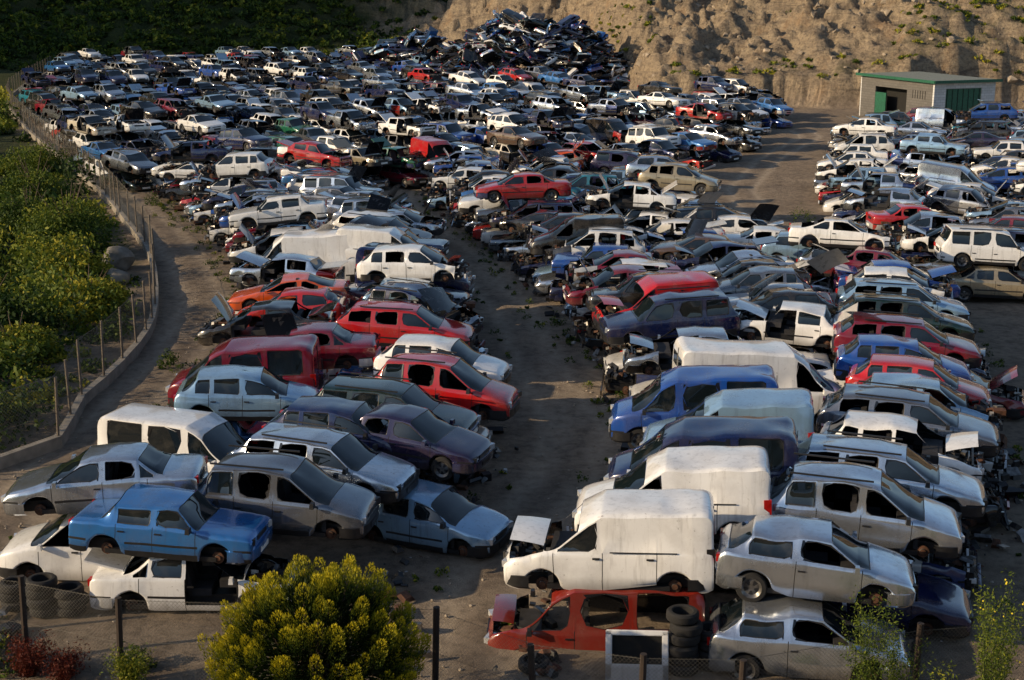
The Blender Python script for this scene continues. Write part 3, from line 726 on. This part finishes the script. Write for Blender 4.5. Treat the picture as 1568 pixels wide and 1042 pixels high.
# ------------------------------------------------------------------ fences
M_POST=simple("rusty_post",(.03,.02,.015),.85); M_WIRE=simple("galvanised_wire",(.16,.155,.14),.6,.3); M_CONC=simple("concrete_kerb",(.23,.21,.18),.9,0,.25,3)
def fence(name,pts,h,sp,wire,post,kerb=False,pitch=.1,leanamt=.02,mpost=M_POST):
    root=bpy.data.objects.new(name,None); COL.objects.link(root)
    V=[];Q=[]
    bm=bmesh.new(); kb=bmesh.new()
    for (x0,y0),(x1,y1) in zip(pts[:-1],pts[1:]):
        L=math.hypot(x1-x0,y1-y0); dx,dy=(x1-x0)/L,(y1-y0)/L; z0=float(H(x0,y0)); z1=float(H(x1,y1))
        def W(s,z,): return (x0+dx*s,y0+dy*s,z0+(z1-z0)*s/L+z)
        n=int((L+h)/pitch)
        for i in range(n):
            for sg in (1,-1):
                a=-h+i*pitch
                s0,s1=(a,a+h)
                za,zb=(0,h)
                if s0<0: za=-s0; s0=0
                if s1>L: zb=h-(s1-L); s1=L
                if s1<=s0: continue
                if sg<0: za,zb=h-za,h-zb
                k=len(V); w=wire*.7
                V.extend([W(s0,za+.05-w),W(s1,zb+.05-w),W(s1,zb+.05+w),W(s0,za+.05+w)]); Q.append((k,k+1,k+2,k+3))
        for zz in (.06,h*.5,h+.03):
            k=len(V); V.extend([W(0,zz-wire),W(L,zz-wire),W(L,zz+wire),W(0,zz+wire)]); Q.append((k,k+1,k+2,k+3))
        m=max(1,round(L/sp))
        for i in range(m):
            p=Vector(W(L*i/m,0)); r=post
            lean=Vector((random.gauss(0,leanamt),random.gauss(0,leanamt),1))*(h+random.uniform(.0,.18))
            b0=[bm.verts.new(p+Vector((math.cos(t)*r,math.sin(t)*r,-.2))) for t in np.arange(0,6.2,PI/4)]
            b1=[bm.verts.new(p+lean+Vector((math.cos(t)*r,math.sin(t)*r,0))) for t in np.arange(0,6.2,PI/4)]
            for q in range(8): bm.faces.new((b0[q],b0[(q+1)%8],b1[(q+1)%8],b1[q]))
            bm.faces.new(b1)
        if kerb:
            ang=math.atan2(dy,dx); bx(kb,((x0+x1)/2,(y0+y1)/2,(z0+z1)/2+.1),(L+.1,.22,.5),0,Matrix.Rotation(ang,3,'Z'))
    addobj("posts",finish(bm,name+"_posts",[mpost]),parent=root)
    me=bpy.data.meshes.new(name+"_wire"); setmesh(me,np.array(V),np.array(Q),False); me.materials.append(M_WIRE); addobj("wire_mesh",me,parent=root)
    if kerb: addobj("kerb",finish(kb,name+"_kerb",[M_CONC],None),parent=root)
    else: kb.free()
def smoothpts(P,n=3):
    out=[]
    for i in range(len(P)-1):
        p0=P[max(i-1,0)];p1=P[i];p2=P[i+1];p3=P[min(i+2,len(P)-1)]
        for j in range(n):
            t=j/n
            out.append(tuple(.5*((2*p1[a])+(-p0[a]+p2[a])*t+(2*p0[a]-5*p1[a]+4*p2[a]-p3[a])*t*t+(-p0[a]+3*p1[a]-3*p2[a]+p3[a])*t**3) for a in (0,1)))
    return out+[P[-1]]
fence("chain_link_fence",smoothpts(FENCE),2.0,2.6,.007,.04,True,.10,mpost=simple("weathered_post",(.14,.115,.09),.8))
fence("chain_link_fence",[(-18,27.5),(-11.8,25.3),(-9.2,24.6),(-7.2,23.8),(-1.4,23.4),(.4,22.0),(2.15,21.5),(3.8,21.5),(7,22.5),(13,23.5)],1.6,7,.0035,.06,False,.075,.03)

# ------------------------------------------------------------------ buildings
def mk_block(name,c):
    m,nt,b=newmat(name); tc=N(nt,"ShaderNodeTexCoord"); br=N(nt,"ShaderNodeTexBrick",Scale=1.0); br.inputs["Brick Width"].default_value=.5; br.inputs["Row Height"].default_value=.22; br.inputs["Mortar Size"].default_value=.012
    br.inputs["Color1"].default_value=(*c,1); br.inputs["Color2"].default_value=(*[q*.82 for q in c],1); br.inputs["Mortar"].default_value=(*[q*.55 for q in c],1)
    sp=N(nt,"ShaderNodeSeparateXYZ"); cb=N(nt,"ShaderNodeCombineXYZ"); ad=N(nt,"ShaderNodeMath",operation='ADD')
    nt.links.new(tc.outputs["Object"],sp.inputs[0]); nt.links.new(sp.outputs[0],ad.inputs[0]); nt.links.new(sp.outputs[1],ad.inputs[1]); nt.links.new(ad.outputs[0],cb.inputs[0]); nt.links.new(sp.outputs[2],cb.inputs[1])
    nt.links.new(cb.outputs[0],br.inputs["Vector"]); nt.links.new(br.outputs[0],b.inputs["Base Color"]); b.inputs["Roughness"].default_value=.9; return m
MB=mk_block("painted_block",(.60,.62,.64)); MB2=mk_block("shaded_block",(.13,.125,.12)); MG=simple("green_metal",(.015,.10,.06),.5); MD=simple("dark_opening",(.01,.01,.01),.9); MR=simple("roof_sheet",(.20,.22,.19),.7)  # left walls get a darker block tone: their shade is in the colour
def box_obj(name,c,s,mat,parent,rz=0):
    bm=bmesh.new(); bx(bm,(0,0,0),s,0); return addobj(name,finish(bm,name,[mat],None),c,(0,0,rz),parent)
bld=bpy.data.objects.new("workshop_building",None); COL.objects.link(bld); bld.location=(35.8,122,0); bld.rotation_euler=(0,0,.36)
box_obj("right_wall_left_part",(.6,.1,1.85),(1.2,.2,3.7),MB,bld); box_obj("right_wall_right_part",(5.6,.1,1.85),(1.4,.2,3.7),MB,bld); box_obj("door_lintel",(3.05,.1,3.45),(3.7,.2,.5),MB,bld)
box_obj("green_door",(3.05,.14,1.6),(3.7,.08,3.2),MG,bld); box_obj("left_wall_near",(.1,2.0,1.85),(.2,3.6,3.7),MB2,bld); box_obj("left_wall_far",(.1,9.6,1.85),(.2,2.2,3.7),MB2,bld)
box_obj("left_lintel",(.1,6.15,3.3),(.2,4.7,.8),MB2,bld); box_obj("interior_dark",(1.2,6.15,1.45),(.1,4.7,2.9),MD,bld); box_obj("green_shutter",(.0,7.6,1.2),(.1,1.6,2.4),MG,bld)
box_obj("far_wall",(3.2,10.8,1.85),(6.3,.2,3.7),MB,bld); box_obj("right_side_wall",(6.2,5.5,1.85),(.2,10.4,3.7),MB,bld)
box_obj("roof",(3.15,5.4,3.80),(6.9,11.6,.14),MR,bld); box_obj("roof_edge_front",(3.15,-.44,3.82),(6.96,.06,.24),MG,bld); box_obj("roof_edge_side",(-.34,5.4,3.82),(.06,11.6,.24),MG,bld)
for i in range(6): box_obj("window_bar",(-.0,1.2+i*.35,2.6),(.06,.05,.7),MD,bld)
for i in range(7): box_obj("door_rib",(1.4+i*.55,.085,1.6),(.04,.03,3.1),MD,bld)
hut=bpy.data.objects.new("stone_hut",None); COL.objects.link(hut); hx,hy=7.2,186; hut.location=(hx,hy,float(H(hx,hy))+.6)
ms=simple("hut_plaster",(.36,.29,.18),.9); box_obj("walls",(0,0,.4),(2.6,2.2,3.2),ms,hut,.2); box_obj("roof",(0,0,2.07),(2.8,2.4,.12),MR,hut,.2); box_obj("doorway",(-.1,-1.12,.9),(.7,.05,1.6),MD,hut,.2)

# ------------------------------------------------------------------ trucks at the back
def truck(x,y,rz,cab,bed):
    r=bpy.data.objects.new("flatbed_truck",None); COL.objects.link(r); r.location=(x,y,0); r.rotation_euler=(0,0,rz)
    bm=bmesh.new(); vs=bx(bm,(3.0,0,1.75),(1.8,2.3,2.1),0)
    for v in vs:
        if v.co.x>3.5 and v.co.z>2: v.co.x-=.35
    bx(bm,(3.72,0,2.2),(.1,2.0,.8),1,Matrix.Rotation(-.16,3,'Y'))
    for s in (-1,1): bx(bm,(3.0,s*1.16,2.25),(.9,.02,.7),1); bx(bm,(3.95,s*.8,1.0),(.06,.35,.25),3)
    bx(bm,(3.93,0,.75),(.12,2.35,.35),2); addobj("cab",finish(bm,"cab",[M_PAINT,CM[1],CM[2],CM[6]]),parent=r,color=cab)
    bm=bmesh.new(); bx(bm,(-.6,0,1.15),(5.4,2.3,.18),0); bx(bm,(-.4,0,.85),(6.6,.8,.3),1)
    for s in (-1,1): bx(bm,(-.6,s*1.13,1.55),(5.4,.06,.6),0)
    bx(bm,(2.05,0,1.9),(.08,2.3,1.3),0); addobj("bed",finish(bm,"bed",[M_PAINT,CM[2]]),parent=r,color=bed)
    bm=bmesh.new()
    for q in (3.0,-1.3,-2.4):
        for s in (-1,1): revolve(bm,[(0,.05),(.2,.05),(.26,.12),(.45,.12),(.5,.06),(.5,-.1),(.2,-.12)],[5,5,4,4,4,4],(q,s*1.02,.5),18,'Y',s)
    addobj("wheels",finish(bm,"wheels",CM),parent=r)
truck(-17,197,-.5,C['white'],C['white']); truck(-54,193,.1,C['red'],C['red']); truck(-26,198,.3,C['lblue'],C['blue'])

# ------------------------------------------------------------------ loose parts
def tyre(bm,c,seg=20): revolve(bm,[(.19,-.08),(.21,-.095),(.27,-.095),(.305,-.06),(.31,0),(.305,.06),(.27,.095),(.21,.095),(.19,.08),(.2,0),(.19,-.08)],[TYRE]*10,c,seg,'Z')
def tyre_stack(x,y,n):
    bm=bmesh.new()
    for i in range(n): tyre(bm,(random.gauss(0,.03),random.gauss(0,.03),.1+i*.195))
    addobj("tyre_stack",finish(bm,"tyre_stack",CM),(x,y,0))
tyre_stack(3.2,24.25,6); tyre_stack(-9.55,26.7,4); tyre_stack(-8.95,26.7,3); tyre_stack(-10.2,27.0,3); tyre_stack(3.75,24.4,4); tyre_stack(.4,24.3,1); tyre_stack(6.6,23.1,1)
bm=bmesh.new()
for a in [((-.52,.45),(.12,.9)),((.52,.45),(.12,.9)),((0,.86),(1.16,.10)),((0,.12),(1.16,.34))]:
    bx(bm,(a[0][0],0,a[0][1]),(a[1][0],.05,a[1][1]),0)
bx(bm,(0,.03,.55),(.95,.02,.55),1)
bmesh.ops.bevel(bm,geom=list(bm.edges),offset=.015,segments=2,affect='EDGES')
addobj("loose_tailgate",finish(bm,"loose_tailgate",[M_PAINT,CM[3]]),(2.3,23.85,0),(-.35,0,-.05),color=C['white'])
def hoodmesh():
    bm=bmesh.new(); g=[]
    for a in range(7):
        g.append([bm.verts.new((a/6*.95-.47,(b/6-.5)*1.3*(1-.1*a/6),.06*(1-(2*b/6-1)**2)-.05*(a/6)**2)) for b in range(7)])
    for a in range(6):
        for b in range(6): bm.faces.new((g[a][b],g[a+1][b],g[a+1][b+1],g[a][b+1]))
    bmesh.ops.solidify(bm,geom=list(bm.faces),thickness=.02)
    bmesh.ops.recalc_face_normals(bm,faces=list(bm.faces))
    return finish(bm,"car_hood",[M_PAINT])
HM=hoodmesh()
for i in range(40):
    y=random.uniform(40,92); f=random.choice(((AL,AR),(BL,BR))); x=random.uniform(f[0](y)+1,f[1](y)-1) if y<86 else random.uniform(AL(y)+2,BR(y)-2)
    addobj("car_hood",HM,(x,y,2.45+random.random()*.2),(random.gauss(0,.3),random.choice((-.9,-.3,.2,.4))+random.gauss(0,.2),random.uniform(-1,1)),color=random.choice((C['white'],C['white'],C['silver'],C['lblue'],C['red'],C['dblue'])))
bm=bmesh.new()
for i in range(1300):
    y=24+62*random.random()**1.4; f,s=random.choice(((AL,-1),(AR,1),(BL,-1),(BR,1))); x=f(y)-s*.45+random.gauss(0,.3)
    sc=random.choice((.05,.08,.15,.3,.4)); R3=Matrix.Rotation(random.uniform(0,3),3,'Z')@Matrix.Rotation(random.uniform(-.8,.8),3,'X')
    bx(bm,(x,y,.05+sc*.3*random.random()),(sc*random.uniform(.6,1.5),sc*random.uniform(.3,1),sc*random.uniform(.1,.6)),random.choice((0,0,0,1,2,3)),R3,taper=random.uniform(.5,1))
addobj("scrap_debris",finish(bm,"scrap_debris",[CM[2],CM[5],CM[9],simple("broken_plastic",(.3,.31,.32),.5)],None))
bm=bmesh.new()
for i in range(2600):
    y=22+50*random.random()**1.3; x=random.uniform(-13,16); r=random.uniform(.015,.055)
    bmesh.ops.create_icosphere(bm,subdivisions=1,radius=r,matrix=Matrix.Translation((x,y,float(0)))@Matrix.Rotation(random.uniform(0,3),4,'Z')@Matrix.Diagonal((1,random.uniform(.5,1),.6,1)))
addobj("gravel",finish(bm,"gravel",[simple("stones",(.32,.27,.21),.9)],None))
bm=bmesh.new()
for (x,y,r) in [(-17.5,61.5,.7),(-16.6,58.4,.5),(-19.4,63,.55)]:
    q=bmesh.ops.create_icosphere(bm,subdivisions=3,radius=r,matrix=Matrix.Translation((x,y,float(H(x,y))+r*.4)))
    for v in q['verts']: v.co+=mnoise.noise_vector(v.co*1.4)*r*.45
addobj("boulders",finish(bm,"boulders",[simple("grey_rock",(.15,.14,.12),.9,0,.4,3)],.4))
bm=bmesh.new()
for i in range(1500):
    x=random.uniform(-25,62); y=random.uniform(141,205); z=float(H(x,y))
    if z<1.: continue
    r=random.choice((.12,.18,.25,.35,.5)); q=bmesh.ops.create_icosphere(bm,subdivisions=1,radius=r,matrix=Matrix.Translation((x,y,z+r*.1))@Matrix.Rotation(random.uniform(0,3),4,'Z')@Matrix.Diagonal((1,random.uniform(.5,1),random.uniform(.5,.9),1)))
    for v in q['verts']: v.co+=mnoise.noise_vector(v.co*2.4)*r*.6
addobj("hillside_rocks",finish(bm,"hillside_rocks",[simple("tan_rock",(.26,.215,.165),.9,0,.5,1.5)],None))

# ------------------------------------------------------------------ camera, light, sky
cam=bpy.data.cameras.new("camera"); cam.lens=50; cam.sensor_width=36; cam.clip_end=2000; cam.clip_start=.5
co=bpy.data.objects.new("camera",cam); COL.objects.link(co); co.location=(0,0,12.6); co.rotation_euler=(math.radians(90-14.4),0,0); scene.camera=co
az=math.radians(-106); el=math.radians(20.5)
sd=Vector((math.sin(az)*math.cos(el),math.cos(az)*math.cos(el),math.sin(el)))
sl=bpy.data.lights.new("sun",'SUN'); sl.energy=5.0; sl.angle=math.radians(.5); sl.color=(1,.76,.47)
so=bpy.data.objects.new("sun",sl); COL.objects.link(so); so.rotation_euler=sd.to_track_quat('Z','Y').to_euler(); so.location=(-50,0,60)
w=bpy.data.worlds.new("World"); scene.world=w; w.use_nodes=True; nt=w.node_tree
sk=nt.nodes.new("ShaderNodeTexSky"); sk.sky_type='NISHITA'; sk.sun_disc=False; sk.sun_elevation=el; sk.sun_rotation=az
nt.links.new(sk.outputs[0],nt.nodes["Background"].inputs[0]); nt.nodes["Background"].inputs[1].default_value=.13
scene.view_settings.view_transform='Standard'; scene.view_settings.look='None'; scene.view_settings.exposure=0
print("objects",len(bpy.data.objects))
